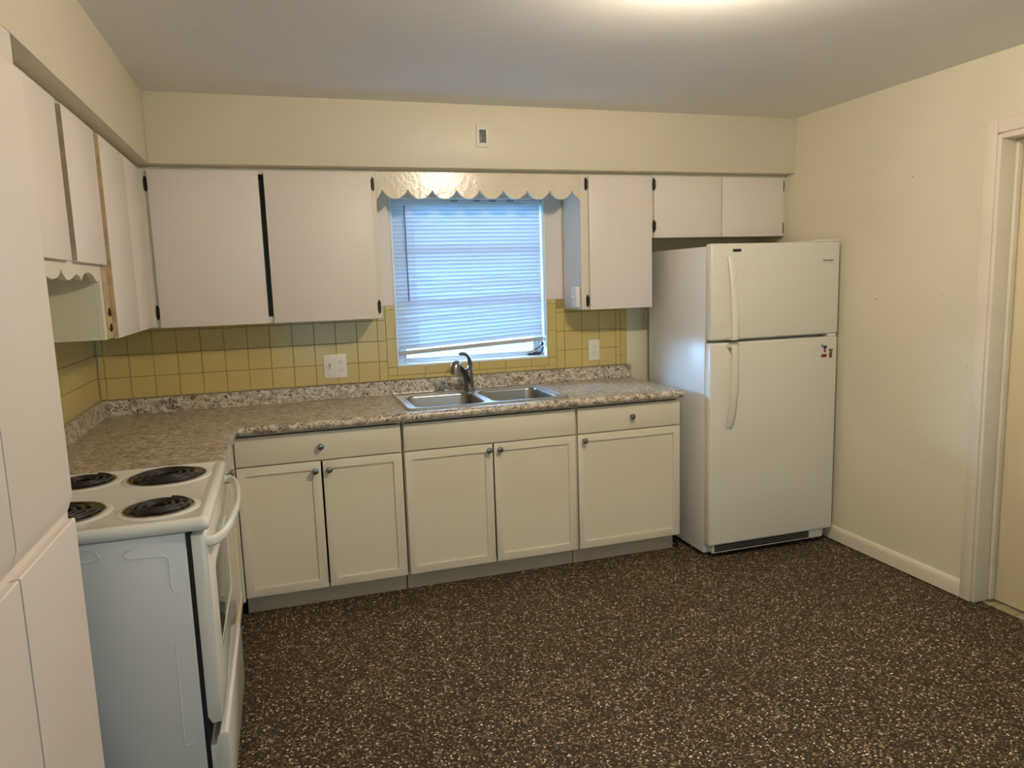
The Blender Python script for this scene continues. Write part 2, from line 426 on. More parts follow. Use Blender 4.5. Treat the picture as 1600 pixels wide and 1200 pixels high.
# door 1 : casing, jamb, stop, slab
d1 = thing('door_1', (W+0.1, (DY0+DY1)/2, 0), 'closed cream door with painted casing in the right wall', 'door', kind='structure')
cx0, cx1 = W-0.016, W-0.0005
bm = boxes((cx0, DY1+0.006, 0.004, cx1, DY1+0.06, DZ+0.064), (cx0, DY0-0.06, 0.004, cx1, DY0-0.006, DZ+0.064), (cx0, DY0-0.006, DZ+0.006, cx1, DY1+0.006, DZ+0.064))
obj('casing', bm, M['trim'], d1, bevel=0.004)
bm = boxes((W-0.012, DY1-0.012, 0.012, W+0.125, DY1+0.0055, DZ), (W-0.012, DY0-0.0055, 0.012, W+0.125, DY0+0.012, DZ), (W-0.012, DY0+0.012, DZ-0.018, W+0.125, DY1-0.012, DZ+0.0055))
obj('jamb', bm, M['trim'], d1, bevel=0.003)
bm = boxes((W+0.066, DY1-0.026, 0.014, W+0.094, DY1-0.0125, DZ-0.019), (W+0.066, DY0+0.0125, 0.014, W+0.094, DY0+0.026, DZ-0.019), (W+0.066, DY0+0.026, DZ-0.032, W+0.094, DY1-0.026, DZ-0.019))
obj('door_stop', bm, M['trim'], d1, bevel=0.003)
bm = boxes((W+0.096, DY0+0.015, 0.012, W+0.134, DY1-0.015, DZ-0.021))
sl = obj('door_slab', bm, M['door'], d1, bevel=0.002)
bm = bmesh.new(); lathe(bm, (W+0.096, DY0+0.08, 0.95), (-1, 0, 0), [(0, 0.03), (0.006, 0.03), (0.008, 0.012), (0.03, 0.012), (0.035, 0.024), (0.055, 0.027), (0.065, 0.02), (0.068, 0)], 24)
obj('door_knob', bm, M['nickel'], d1)
struct('wall_hallway', boxes((W+1.28, DY0-0.4, 0, W+1.3, DY1+0.4, H), (W+0.121, DY0-0.42, 0, W+1.3, DY0-0.4, H), (W+0.121, DY1+0.4, 0, W+1.3, DY1+0.42, H), (W+0.121, DY0-0.42, H, W+1.3, DY1+0.42, H+0.02)), M['wall'], 'walls of the room beyond the closed door', 'wall')

# small marks on the right wall
bm = bmesh.new()
for (y, z, r) in ((-0.988, 1.342, 0.0035), (-1.375, 1.368, 0.0022), (-1.179, 1.912, 0.003), (-1.521, 1.054, 0.002)):
    lathe(bm, (W-0.0015, y, z), (-1, 0, 0), [(0, r), (0.0008, r*0.7)], 8)
struct('trim_6', bm, M['dark'], 'small old nail holes in the right wall', 'wall mark')
bm = bmesh.new()
lathe(bm, (0.665, -1.194, H-0.0012), (0, 0, -1), [(0, 0.003), (0.0006, 0.002)], 8); lathe(bm, (0.682, -1.192, H-0.0012), (0, 0, -1), [(0, 0.002), (0.0006, 0.0015)], 8)
struct('trim_7', bm, M['dark'], 'two tiny nail holes in the ceiling near the left soffit', 'ceiling mark')

# kitchen window
wn = thing('window_1', ((WX0+WX1)/2, 0.08, WZ0), 'awning window over the sink with white painted reveal', 'window', kind='structure')
bm = boxes((WX0, -0.004, WZ0, WX0+0.010, 0.12, WZ1), (WX1-0.010, -0.004, WZ0, WX1, 0.12, WZ1), (WX0+0.010, -0.004, WZ1-0.010, WX1-0.010, 0.12, WZ1), (WX0+0.010, -0.006, WZ0, WX1-0.010, 0.12, WZ0+0.012))
obj('window_lining', bm, M['windowpaint'], wn, bevel=0.001)
a, b_, c, d = WX0+0.011, WX1-0.011, WZ0+0.013, WZ1-0.011
bm = boxes((a, 0.062, c, a+0.035, 0.10, d), (b_-0.035, 0.062, c, b_, 0.10, d), (a+0.035, 0.062, d-0.03, b_-0.035, 0.10, d), (a+0.035, 0.062, c, b_-0.035, 0.10, c+0.011))
obj('window_frame', bm, M['alu'], wn, bevel=0.002)
rails = [1.068, 1.385, 1.665, 1.905]
for z0, z1 in zip(rails[:-1], rails[1:]):
    bm = boxes((a+0.036, 0.070, z0, b_-0.036, 0.092, z0+0.015), (a+0.036, 0.070, z1-0.012, b_-0.036, 0.092, z1-0.001), (a+0.036, 0.070, z0+0.015, a+0.054, 0.092, z1-0.012), (b_-0.054, 0.070, z0+0.015, b_-0.036, 0.092, z1-0.012))
    s = obj('sash', bm, M['alu'], wn, bevel=0.0015)
    obj('glass_pane', boxes((a+0.0542, 0.079, z0+0.0152, b_-0.0542, 0.082, z1-0.0122)), M['glass'], s)
# crank operator
bm = boxes((2.225, 0.042, 1.0565, 2.300, 0.061, 1.074)); bevel_bm(bm, 0.004)
tube(bm, spline([(2.292, 0.046, 1.062), (2.305, 0.04, 1.075), (2.312, 0.036, 1.10), (2.300, 0.030, 1.108)], 5), 0.005, 8)
tube(bm, [(2.240, 0.030, 1.082), (2.27, 0.026, 1.095), (2.306, 0.022, 1.118)], 0.0035, 8)
lathe(bm, (2.300, 0.03, 1.120), (0.3, -1, 0.2), [(0, 0.007), (0.004, 0.010), (0.014, 0.010), (0.018, 0.005)], 12)
obj('window_crank', bm, M['badge'], wn)

# unseen rear window, added to let cool fill light into the room
w2 = thing('rear_fill_window', ((BX0+BX1)/2, YF-0.06, BZ0), 'added wide window behind the camera, unseen, for cool fill light', 'window', kind='structure')
xm = (BX0+BX1)/2
bm = boxes((BX0, YF-0.10, BZ0, BX0+0.05, YF-0.04, BZ1), (BX1-0.05, YF-0.10, BZ0, BX1, YF-0.04, BZ1), (BX0+0.05, YF-0.10, BZ1-0.05, BX1-0.05, YF-0.04, BZ1), (BX0+0.05, YF-0.10, BZ0, BX1-0.05, YF-0.04, BZ0+0.05), (xm-0.03, YF-0.10, BZ0+0.05, xm+0.03, YF-0.04, BZ1-0.05))
obj('window_frame', bm, M['windowpaint'], w2)
struct('ground_outside', boxes((-30, 0.13, -0.3, 34, 40, -0.2), (-30, -46, -0.3, 34, YF-0.13, -0.2)), M['grass'], 'green ground outside the house', 'ground')

# ------------------------------------------------------------------ tile splashback
P_ = 0.110; TX = 0.038; ZT = 0.9735; TH = 0.006; G = 0.0011
def tiles_back():
    bm = bmesh.new()
    def t(x0, z0, x1, z1):
        b = bmesh.new(); box(b, x0+G, -TH-0.0014, z0+G, x1-G, -0.0016, z1-G); bevel_bm(b, 0.0012, 1)
        me = bpy.data.meshes.new('t'); b.to_mesh(me); b.free(); bm.from_mesh(me); bpy.data.meshes.remove(me)
    rows = [ZT, 1.080, 1.190, 1.300]
    def top(x): return 1.3245
    # left field
    xs = [0.010, TX] + [TX + P_*i for i in range(1, 13)] + [1.403]
    for x0, x1 in zip(xs[:-1], xs[1:]):
        for z0, z1 in zip(rows, rows[1:]): t(x0, z0, x1, z1)
        if x1 <= 1.36: t(x0, 1.300, x1, 1.3235)
    t(1.3605, 1.300, 1.403, 1.377)
    # trim beside the window, left and right
    zs = [0.9985, WZ0+0.001, 1.205, 1.362, 1.377]
    for z0, z1 in ((0.9985, 1.044), (1.044, 1.199), (1.199, 1.354), (1.354, 1.377)):
        t(1.403, z0, 1.455, z1); t(2.331, z0, 2.381, z1)
    # row under the window
    x = 1.455
    while x < 2.33:
        x2 = min(x+0.154, 2.331); t(x, 0.9985, x2, 1.0425); x = x2
    x = 1.403; k = 0
    while x < 2.38:
        x2 = min(x+(0.085 if k == 0 else 0.117), 2.381); t(x, ZT, x2, 0.9985); x = x2; k += 1
    # right field
    xs = [2.381, 2.432, 2.540, 2.650, 2.758, 2.789]
    for x0, x1 in zip(xs[:-1], xs[1:]):
        for z0, z1 in zip(rows, rows[1:]): t(x0, z0, x1, z1)
        t(x0, 1.300, x1, 1.377 if x1 < 2.43 else 1.3235)
    for z0, z1 in ((ZT, 1.03), (1.03, 1.182), (1.182, 1.3235)): t(2.789, z0, 2.832, z1)
    return bm
tb = thing('tile_splashback', (1.4, 0, ZT), 'yellow square tile splashback along the window wall', 'tiles', group=None)
obj('tile_field', tiles_back(), M['tile'], tb)
bm = boxes((0.010, -0.0030, ZT, 1.404, -0.0008, 1.3235), (1.404, -0.0030, ZT, 1.4555, -0.0008, 1.376), (1.4555, -0.0030, ZT, 2.3305, -0.0008, 1.0425), (2.3305, -0.0030, ZT, 2.43, -0.0008, 1.376), (2.43, -0.0030, ZT, 2.831, -0.0008, 1.3235), (1.3605, -0.0030, 1.3235, 1.404, -0.0008, 1.376))
obj('grout_bed', bm, M['grout'], tb)
tl = thing('tile_splashback', (0, -0.7, ZT), 'yellow tile splashback on the left wall beside the stove', 'tiles')
bm = bmesh.new()
ys = [-0.009, -0.05] + [-0.05 - P_*i for i in range(1, 19)]
for y1, y0 in zip(ys[:-1], ys[1:]):
    for z0, z1 in zip([0.9735, 1.085, 1.195, 1.305], [1.085, 1.195, 1.305, 1.3255]):
        b = bmesh.new(); box(b, 0.0016, y0+G, z0+G, TH+0.0014, y1-G, z1-G); bevel_bm(b, 0.0012, 1)
        me = bpy.data.meshes.new('t'); b.to_mesh(me); b.free(); bm.from_mesh(me); bpy.data.meshes.remove(me)
    if y0 < -1.21:
        for k in range(2):
            z0, z1 = 1.3265+k*0.11, 1.3265+k*0.11+0.108
            box(bm, 0.0016, y0+G, z0, TH+0.0014, y1-G, z1)
obj('tile_field', bm, M['tile'], tl)
obj('grout_bed', boxes((0.0008, -2.06, 0.9735, 0.0030, -0.009, 1.3255)), M['grout'], tl)

# ------------------------------------------------------------------ upper cabinets
YB = -0.275            # face of the boxes on the window wall
def hollow_y(x0, x1, z0, z1, y=YB, stile_l=0.04, stile_r=0.04, rail_t=0.03, rail_b=0.03, t=0.018, mid=None):
    bm = boxes((x0, y+0.02, z0+t, x0+t, -0.01, z1-t), (x1-t, y+0.02, z0+t, x1, -0.01, z1-t), (x0, y+0.02, z1-t, x1, -0.01, z1), (x0, y+0.02, z0, x1, -0.01, z0+t), (x0+t, -0.022, z0+t, x1-t, -0.01, z1-t),
               (x0, y, z0, x0+stile_l, y+0.0199, z1), (x1-stile_r, y, z0, x1, y+0.0199, z1), (x0+stile_l, y, z1-rail_t, x1-stile_r, y+0.0199, z1), (x0+stile_l, y, z0, x1-stile_r, y+0.0199, z0+rail_b))
    if mid: box(bm, mid[0], y, z0+rail_b, mid[1], y+0.0199, z1-rail_t)
    return bm
DT = 0.016
def upper_cab(name, x0, x1, z0, doors, label, hinges, mid=None, sl=0.04, sr=0.04, group='flat white wall cabinets on the window wall'):
    r = thing(name, ((x0+x1)/2, -0.14, z0), label, 'cabinet', group)
    obj('carcass', hollow_y(x0, x1, z0, ZS-0.0006, mid=mid, stile_l=sl, stile_r=sr), M['frame'], r, bevel=0.001, seg=1)
    ds = []
    for (a, b, za, zb) in doors:
        ds.append(obj('door', door_bm('-y', YB-DT-0.0004, a, b, za, zb, DT, bev=0.002), M['upper'], r))
    for (k, u, z, ln) in hinges: hinge(ds[k], '-y', YB-0.0006 if ln else YB-DT-0.0006, u, z, ln or 1)
    return r
upper_cab('wall_cabinet', 0.3062, 1.3575, 1.3265, [(0.3475, 0.817, 1.325, 2.026), (0.840, 1.332, 1.325, 2.026)],
          'large flat white two-door wall cabinet left of the window', [(0, 0.338, 1.968, 1), (0, 0.338, 1.395, 1), (1, 1.343, 1.975, -1), (1, 1.343, 1.382, -1)], sl=0.048, sr=0.045)
upper_cab('wall_cabinet', 2.4315, 2.853, 1.322, [(2.4745, 2.848, 1.320, 2.027)],
          'narrow flat white single-door wall cabinet between window and fridge', [(0, 2.464, 1.985, 1), (0, 2.464, 1.368, 1)], sl=0.045)
upper_cab('wall_cabinet', 2.8538, 3.7265, 1.702, [(2.8625, 3.2865, 1.699, 2.028), (3.2925, 3.700, 1.699, 2.028)],
          'short flat white two-door wall cabinet over the fridge', [(0, 2.860, 1.985, 0), (0, 2.860, 1.762, 0), (1, 3.7085, 1.985, -1), (1, 3.7085, 1.745, -1)], mid=(3.26, 3.32), sl=0.03, sr=0.03)

# scalloped valance over the window
def valance_bm():
    top, bot, cusp = ZS-0.0008, 1.906, 1.952
    cs = [1.387, 1.513, 1.636, 1.762, 1.882, 2.008, 2.137, 2.262, 2.387]
    pts = [(1.3580, top), (1.3580, 1.904)]
    x0 = 1.372
    for k in range(5):   # half scallop at the left end
        t = k/5; pts.append((1.3580+(cs[0]-1.3580)*t, 1.906+(cusp-1.906)*t**1.6))
    for a, b in zip(cs[:-1], cs[1:]):
        for k in range(14):
            t = k/14
            if k == 0: pts.append((a, cusp)); continue
            s = abs(math.sin(math.pi*t))**0.72
            pts.append((a+(b-a)*t, cusp-(cusp-bot)*s))
    pts.append((cs[-1], cusp))
    for k in range(1, 6):
        t = k/5; pts.append((cs[-1]+(2.4308-cs[-1])*t, cusp-(cusp-1.904)*t**0.7))
    pts.append((2.4308, top))
    bm = bmesh.new()
    f = bm.faces.new([bm.verts.new((x, YB, z)) for x, z in pts])
    r = bmesh.ops.extrude_face_region(bm, geom=[f])
    bmesh.ops.translate(bm, verts=[v for v in r['geom'] if isinstance(v, bmesh.types.BMVert)], vec=(0, 0.018, 0))
    bmesh.ops.triangulate(bm, faces=[g for g in bm.faces if len(g.verts) > 4])
    return bm
tag(obj('valance', valance_bm(), M['valance']), 'glossy cream scalloped valance board over the kitchen window', 'valance')

# left wall cabinets
XL = 0.305
def hollow_x(y0, y1, z0, z1, x=XL, st0=0.04, st1=0.04, rail=0.03, t=0.018):
    return boxes((0.01, y0, z0+t, x-0.02, y0+t, z1-t), (0.01, y1-t, z0+t, x-0.02, y1, z1-t), (0.01, y0, z1-t, x-0.02, y1, z1), (0.01, y0, z0, x-0.02, y1, z0+t), (0.01, y0+t, z0+t, 0.022, y1-t, z1-t),
                 (x-0.0199, y0, z0, x, y0+st0, z1), (x-0.0199, y1-st1, z0, x, y1, z1), (x-0.0199, y0+st0, z1-rail, x, y1-st1, z1), (x-0.0199, y0+st0, z0, x, y1-st1, z0+rail))
r = thing('wall_cabinet', (0.15, -0.7, 1.335), 'tall flat white wall cabinet in the left corner with a bare wood edge', 'cabinet', 'flat white cabinets on the left wall')
bm = hollow_x(-1.2, -0.276, 1.335, ZS-0.0006, st0=0.035, st1=0.10)
obj('carcass', bm, M['olive'], r, bevel=0.001, seg=1)
obj('face_stile', boxes((XL+0.0004, -1.168, 1.337, XL+0.003, -1.085, ZS-0.003)), M['rawwood'], r)
dc = obj('door', door_bm('+x', XL+DT+0.0034, -1.083, -0.661, 1.333, 2.028, DT, bev=0.002), M['upper'], r)
dd = obj('door', door_bm('+x', XL+DT+0.0034, -0.657, -0.345, 1.333, 2.028, DT, bev=0.002), M['upper'], r)
obj('raw_edge', boxes((XL+0.0036, -1.0842, 1.336, XL+DT+0.0020, -1.0831, 2.025)), M['rawwood'], dc)
for z in (1.372, 1.425):
    bm = bmesh.new()
    tube(bm, [(XL+0.0045, -1.125, z-0.013), (XL+0.0055, -1.128, z), (XL+0.0045, -1.122, z+0.014)], [0.003, 0.006, 0.003], 8)
    tube(bm, [(XL+0.0045, -1.150, z-0.004), (XL+0.0045, -1.12, z+0.004), (XL+0.0045, -1.10, z)], [0.002, 0.0045, 0.002], 8)
    obj('broken_hinge', bm, M['hinge'], dc)

r = thing('wall_cabinet', (0.15, -1.6, 1.588), 'short flat white two-door wall cabinet above the stove', 'cabinet', 'flat white cabinets on the left wall')
obj('carcass', hollow_x(-2.03, -1.2006, 1.590, ZS-0.0006, st0=0.04, st1=0.04), M['frame'], r, bevel=0.001, seg=1)
obj('door', door_bm('+x', XL+DT+0.0004, -1.93, -1.582, 1.585, 2.026, DT, bev=0.002), M['upper'], r)
db = obj('door', door_bm('+x', XL+DT+0.0004, -1.520, -1.141, 1.585, 2.028, DT, bev=0.002), M['upper'], r)
obj('raw_edge', boxes((XL+0.0008, -1.5212, 1.588, XL+DT-0.001, -1.5201, 2.025)), M['edgewood'], db)
obj('center_stile', boxes((XL-0.0195, -1.595, 1.622, XL, -1.505, 2.014)), M['edgewood'], r)
# scalloped apron under it
pts = [(-1.2015, 1.5888), (-1.2015, 1.530), (-1.238, 1.530), (-1.262, 1.543), (-1.290, 1.553), (-1.325, 1.558), (-1.365, 1.556), (-1.395, 1.550), (-1.415, 1.541), (-1.428, 1.531), (-1.440, 1.541), (-1.458, 1.546), (-1.480, 1.549), (-1.505, 1.544), (-1.535, 1.536), (-1.568, 1.531), (-1.595, 1.534), (-1.618, 1.543), (-1.632, 1.552), (-1.640, 1.562),
       (-1.650, 1.552), (-1.665, 1.543), (-1.69, 1.536), (-1.725, 1.532), (-1.76, 1.536), (-1.80, 1.544), (-1.84, 1.550), (-1.88, 1.544), (-1.92, 1.534), (-1.97, 1.530), (-2.03, 1.530), (-2.03, 1.5888)]
bm = bmesh.new()
f = bm.faces.new([bm.verts.new((XL-0.019, y, z)) for y, z in pts])
q = bmesh.ops.extrude_face_region(bm, geom=[f]); bmesh.ops.translate(bm, verts=[v for v in q['geom'] if isinstance(v, bmesh.types.BMVert)], vec=(0.018, 0, 0))
bmesh.ops.triangulate(bm, faces=[g for g in bm.faces if len(g.verts) > 4])
obj('scalloped_apron', bm, M['frame'], r)

# pantry
r = thing('pantry_cabinet', (0.19, -2.6, 0), 'tall flat white pantry cabinet at the far left edge', 'cabinet')
obj('carcass', boxes((0.002, -3.30, 0.0, 0.3668, -2.073, ZS-0.0006)), M['upper'], r, bevel=0.002)
def pantry_door(y0, y1, z0, z1, bev_low):
    bm = bmesh.new()
    x0, x1 = 0.3672, 0.385
    if bev_low: pr = [(x0, z1), (x1-0.003, z1), (x1, z1-0.004), (x1, z0+0.035), (x1-0.006, z0+0.018), (x0+0.005, z0), (x0, z0)]
    else: pr = [(x0, z1-0.002), (x0+0.005, z1-0.002), (x1-0.003, z1), (x1, z1-0.003), (x1, z0+0.002), (x1-0.002, z0), (x0, z0)]
    prism(bm, [(x, y0, z) for x, z in pr], (0, y1-y0, 0))
    return obj('door', bm, M['upper'], r)
for y0, y1 in ((-2.4685, -2.092), (-2.853, -2.4735), (-3.24, -2.857)):
    pantry_door(y0, y1, 0.999, 1.962, True)
for y0, y1 in ((-2.4675, -2.092), (-2.853, -2.4755), (-3.24, -2.857)):
    pantry_door(y0, y1, 0.09, 0.981, False)

# ------------------------------------------------------------------ base cabinets
YD = -0.600
def base_cab(x0, x1, label, drawer, doors, kx, dk, group='white shaker base cabinets under the window-wall counter'):
    r = thing('base_cabinet', ((x0+x1)/2, -0.3, 0), label, 'cabinet', group)
    t = 0.016
    bm = boxes((x0, -0.578, 0.10, x0+t, -0.012, 0.858), (x1-t, -0.578, 0.10, x1, -0.012, 0.858), (x0+t, -0.578, 0.10, x1-t, -0.012, 0.10+t), (x0+t, -0.024, 0.116, x1-t, -0.012, 0.64), (x0+t, -0.578, 0.845, x1-t, -0.56, 0.858), (x0+t, -0.578, 0.70, x1-t, -0.56, 0.717))
    obj('carcass', bm, M['base'], r)
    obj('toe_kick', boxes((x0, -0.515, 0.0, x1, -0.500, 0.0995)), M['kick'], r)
    df = obj('drawer_front', door_bm('-y', YD, *drawer, 0.712, 0.842, 0.0195, bev=0.0012), M['base'], r)
    if dk: knob(df, dk[0], YD-0.0002, dk[1])
    for (a, b), k in zip(doors, kx):
        dd = obj('door', door_bm('-y', YD, a, b, 0.105, 0.706, 0.0195, shaker=0.053, bev=0.0012), M['base'], r)
        knob(dd, k[0], YD-0.0002, k[1])
    return r
base_cab(0.6315, 1.3695, 'white shaker base cabinet next to the stove corner, one drawer over two doors', (0.6345, 1.3635), [(0.6345, 0.9955), (1.0045, 1.3635)], [(0.969, 0.665), (1.031, 0.665)], (1.000, 0.775))
base_cab(1.3755, 2.2495, 'white shaker sink base cabinet with a plain panel over two doors', (1.3795, 2.2455), [(1.3795, 1.8085), (1.8165, 2.2455)], [(1.787, 0.678), (1.843, 0.678)], None)
base_cab(2.2555, 2.8455, 'white shaker base cabinet beside the fridge, one drawer over one door', (2.2595, 2.8415), [(2.2595, 2.8415)], [(2.290, 0.677)], (2.557, 0.780))
# left run, facing the room, between the stove and the corner
r = thing('base_cabinet', (0.3, -0.95, 0), 'narrow white base cabinet between the stove and the corner, mostly hidden', 'cabinet')
bm = boxes((0.012, -1.268, 0.10, 0.60, -1.252, 0.858), (0.012, -0.642, 0.10, 0.60, -0.626, 0.858), (0.012, -1.252, 0.10, 0.60, -0.642, 0.116), (0.012, -1.252, 0.116, 0.024, -0.642, 0.858), (0.582, -1.252, 0.845, 0.60, -0.642, 0.858))
obj('carcass', bm, M['base'], r)
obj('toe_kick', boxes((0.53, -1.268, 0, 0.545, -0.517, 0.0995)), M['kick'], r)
obj('corner_filler', boxes((0.565, -0.6255, 0.10, 0.6305, -0.606, 0.858)), M['base'], r)
df = obj('drawer_front', door_bm('+x', 0.6205, -1.264, -0.652, 0.712, 0.842, 0.0195, bev=0.0012), M['base'], r)
knob(df, 0.6207, -0.90, 0.765, (1, 0, 0))
dd = obj('door', door_bm('+x', 0.6205, -1.264, -0.652, 0.105, 0.706, 0.0195, shaker=0.053, bev=0.0012), M['base'], r)
knob(dd, 0.6207, -1.22, 0.66, (1, 0, 0))

# ------------------------------------------------------------------ countertop
ZC = 0.898; ZB = 0.8595
CY = -0.643; CXR = 2.842; CXL = 0.652; CYE = -1.275
SX0, SX1, SY0, SY1 = 1.405, 2.235, -0.582, -0.088     # sink rim outline
ct = thing('countertop', (1.4, -0.3, ZB), 'L-shaped speckled granite-look laminate countertop with backsplash lip', 'countertop')
hx0, hx1, hy0, hy1 = SX0+0.018, SX1-0.018, SY0+0.018, SY1-0.018
iy = CY+0.02; ix = CXL-0.02
bm = boxes((0.002, CYE, ZB, ix, -0.002, ZC), (ix, iy, ZB, hx0, -0.002, ZC), (hx0, iy, ZB, hx1, hy0, ZC), (hx0, hy1, ZB, hx1, -0.002, ZC), (hx1, iy, ZB, CXR, -0.002, ZC))
# rolled front edge: profile (out, z) swept round the inner corner
prof = []
hgt = ZC-ZB; R_ = hgt/2
for k in range(13):
    a = math.pi/2 - math.pi*k/12
    prof.append((0.020-R_*0.9+R_*0.9*math.cos(a), (ZC+ZB)/2+R_*math.sin(a)))
prof = [(0.0, ZC)] + prof + [(0.0, ZB)]
rings = []
rings.append([(ix+o, CYE, z) for o, z in prof])
rings.append([(ix+o, iy-o, z) for o, z in prof])
rings.append([(CXR, iy-o, z) for o, z in prof])
loft(bm, rings)
obj('counter_slab', bm, M['granite'], ct, smooth=30)
bm = bmesh.new()
def lip(p0, p1, nrm):
    p0, p1, n_ = Vector(p0), Vector(p1), Vector(nrm)
    th, z1 = 0.020, 0.9725
    pr = [(0.0, ZC+0.0004), (0.0, z1), (th-0.005, z1), (th-0.001, z1-0.003), (th, z1-0.007), (th, ZC+0.012), (th+0.004, ZC+0.003), (th+0.010, ZC+0.0004)]
    loft(bm, [[p0+n_*o+Vector((0, 0, z)) for o, z in pr], [p1+n_*o+Vector((0, 0, z)) for o, z in pr]])
lip((0.022, -0.0095, 0), (CXR+0.006, -0.0095, 0), (0, -1, 0))
lip((0.0095, CYE, 0), (0.0095, -0.0095, 0), (1, 0, 0))
obj('backsplash_lip', bm, M['granite'], ct, smooth=30)

# ------------------------------------------------------------------ sink
def rrect(x0, x1, y0, y1, z, r, n=6):
    pts = []
    for cx, cy, a0 in ((x1-r, y1-r, 0), (x0+r, y1-r, 90), (x0+r, y0+r, 180), (x1-r, y0+r, 270)):
        for k in range(n+1):
            a = math.radians(a0+90*k/n); pts.append(Vector((cx+r*math.cos(a), cy+r*math.sin(a), z)))
    return pts
sk = thing('kitchen_sink', ((SX0+SX1)/2, -0.33, ZC), 'double bowl stainless steel drop-in sink under the window', 'sink')
B1 = (1.455, 1.805, -0.548, -0.175); B2 = (1.842, 2.178, -0.548, -0.175)
# rim with two holes, built as a filled outline
bm = bmesh.new()
zt = ZC+0.0062
def loop(pts):
    vs = [bm.verts.new(p) for p in pts]
    return [bm.edges.new((vs[i], vs[(i+1) % len(vs)])) for i in range(len(vs))], vs
eo, vo = loop(rrect(SX0+0.020, SX1-0.020, SY0+0.020, SY1-0.020, zt, 0.024))
ring1 = [bm.verts.new(p) for p in rrect(SX0+0.014, SX1-0.014, SY0+0.014, SY1-0.014, zt+0.0035, 0.028)]
e1, v1_ = loop(rrect(*B1, zt, 0.050)); e2, v2_ = loop(rrect(*B2, zt, 0.050))
bmesh.ops.triangle_fill(bm, use_beauty=True, edges=eo+e1+e2)
# drop edge outward
ring2 = [bm.verts.new(p) for p in rrect(SX0+0.006, SX1-0.006, SY0+0.006, SY1-0.006, zt+0.0025, 0.032)]
ring3 = [bm.verts.new(p) for p in rrect(SX0, SX1, SY0, SY1, ZC+0.0006, 0.036)]
for A, B in ((vo, ring1), (ring1, ring2), (ring2, ring3)):
    for i in range(len(A)):
        j = (i+1) % len(A); bm.faces.new((A[i], A[j], B[j], B[i]))
obj('rim', bm, M['rimsteel'], sk, smooth=50)
for bx in (B1, B2):
    bm = bmesh.new()
    x0, x1, y0, y1 = bx
    rings = []
    for dz, ins, rr in ((0.0001, 0.0004, 0.0498), (-0.004, 0.004, 0.048), (-0.010, 0.006, 0.047), (-0.14, 0.014, 0.05), (-0.160, 0.022, 0.055), (-0.170, 0.045, 0.05), (-0.172, 0.10, 0.04)):
        rings.append(rrect(x0+ins, x1-ins, y0+ins, y1-ins, zt+dz, rr))
    V = [[bm.verts.new(p) for p in q] for q in rings]
    for A, B in zip(V[:-1], V[1:]):
        for i in range(len(A)):
            j = (i+1) % len(A); bm.faces.new((A[i], A[j], B[j], B[i]))
    bm.faces.new(V[-1])
    bw = obj('bowl', bm, M['steel'], sk, smooth=60, recalc=False)
    bm = bmesh.new(); lathe(bm, ((x0+x1)/2, (y0+y1)/2, zt-0.1715), (0, 0, 1), [(0, 0.042), (0.002, 0.042), (0.003, 0.036), (0.001, 0.03), (0.001, 0.0)], 24)
    obj('drain', bm, M['chrome'], bw)
bm = bmesh.new(); lathe(bm, (2.05, -0.118, zt+0.0004), (0, 0, 1), [(0, 0.018), (0.003, 0.017), (0.005, 0.006), (0.012, 0.005), (0.013, 0)], 16)
obj('hole_cap', bm, M['steel'], sk)

# ------------------------------------------------------------------ faucet
fz = zt+0.0006; fx, fy = 1.818, -0.139
fc = thing('kitchen_faucet', (fx, fy, fz), 'brushed nickel single-lever pull-out faucet at the back of the sink', 'faucet')
bm = bmesh.new()
lathe(bm, (fx, fy, fz), (0, 0, 1), [(0, 0.029), (0.004, 0.029), (0.008, 0.027), (0.03, 0.0255), (0.075, 0.024), (0.105, 0.0225), (0.118, 0.021), (0.124, 0.012), (0.125, 0)], 24)
obj('body', bm, M['faucet'], fc, smooth=50)
sd = Vector((-0.62, -0.785, 0)).normalized()   # the spout swings toward the left bowl
F0 = Vector((fx, fy, fz))
bm = bmesh.new()
path = spline([F0+Vector((0, 0, 0.030)), F0+sd*0.015+Vector((0, 0, 0.055)), F0+sd*0.045+Vector((0, 0, 0.092)), F0+sd*0.085+Vector((0, 0, 0.128)), F0+sd*0.12+Vector((0, 0, 0.152))], 6)
tube(bm, path, [0.020-0.006*i/(len(path)-1) for i in range(len(path))], 16)
obj('spout', bm, M['faucet'], fc, smooth=60)
bm = bmesh.new()
path = spline([F0+sd*0.118+Vector((0, 0, 0.152)), F0+sd*0.135+Vector((0, 0, 0.163)), F0+sd*0.155+Vector((0, 0, 0.160)), F0+sd*0.166+Vector((0, 0, 0.143)), F0+sd*0.168+Vector((0, 0, 0.112))], 6)
nn = len(path)
tube(bm, path, [0.0145+0.0095*min(1, i/(nn*0.55)) for i in range(nn)], 18)
obj('spray_head', bm, M['nickel'], fc, smooth=60)
bm = bmesh.new()
path = spline([F0+Vector((0.004, 0, 0.112)), F0+Vector((0.010, -0.002, 0.150)), F0+Vector((0.000, -0.012, 0.185)), F0+Vector((-0.025, -0.030, 0.205)), F0+Vector((-0.060, -0.052, 0.208))], 7)
nn = len(path)
rings = []
for i, (p, t, a, b) in enumerate(frames(path)):
    u = i/(nn-1); wd = 0.018*(1-u)**0.5+0.006; tk = 0.011*(1-u)+0.004
    rings.append([p + a*math.cos(2*math.pi*k/14)*tk + b*math.sin(2*math.pi*k/14)*wd for k in range(14)])
loft(bm, rings)
obj('lever', bm, M['faucet'], fc, smooth=60)

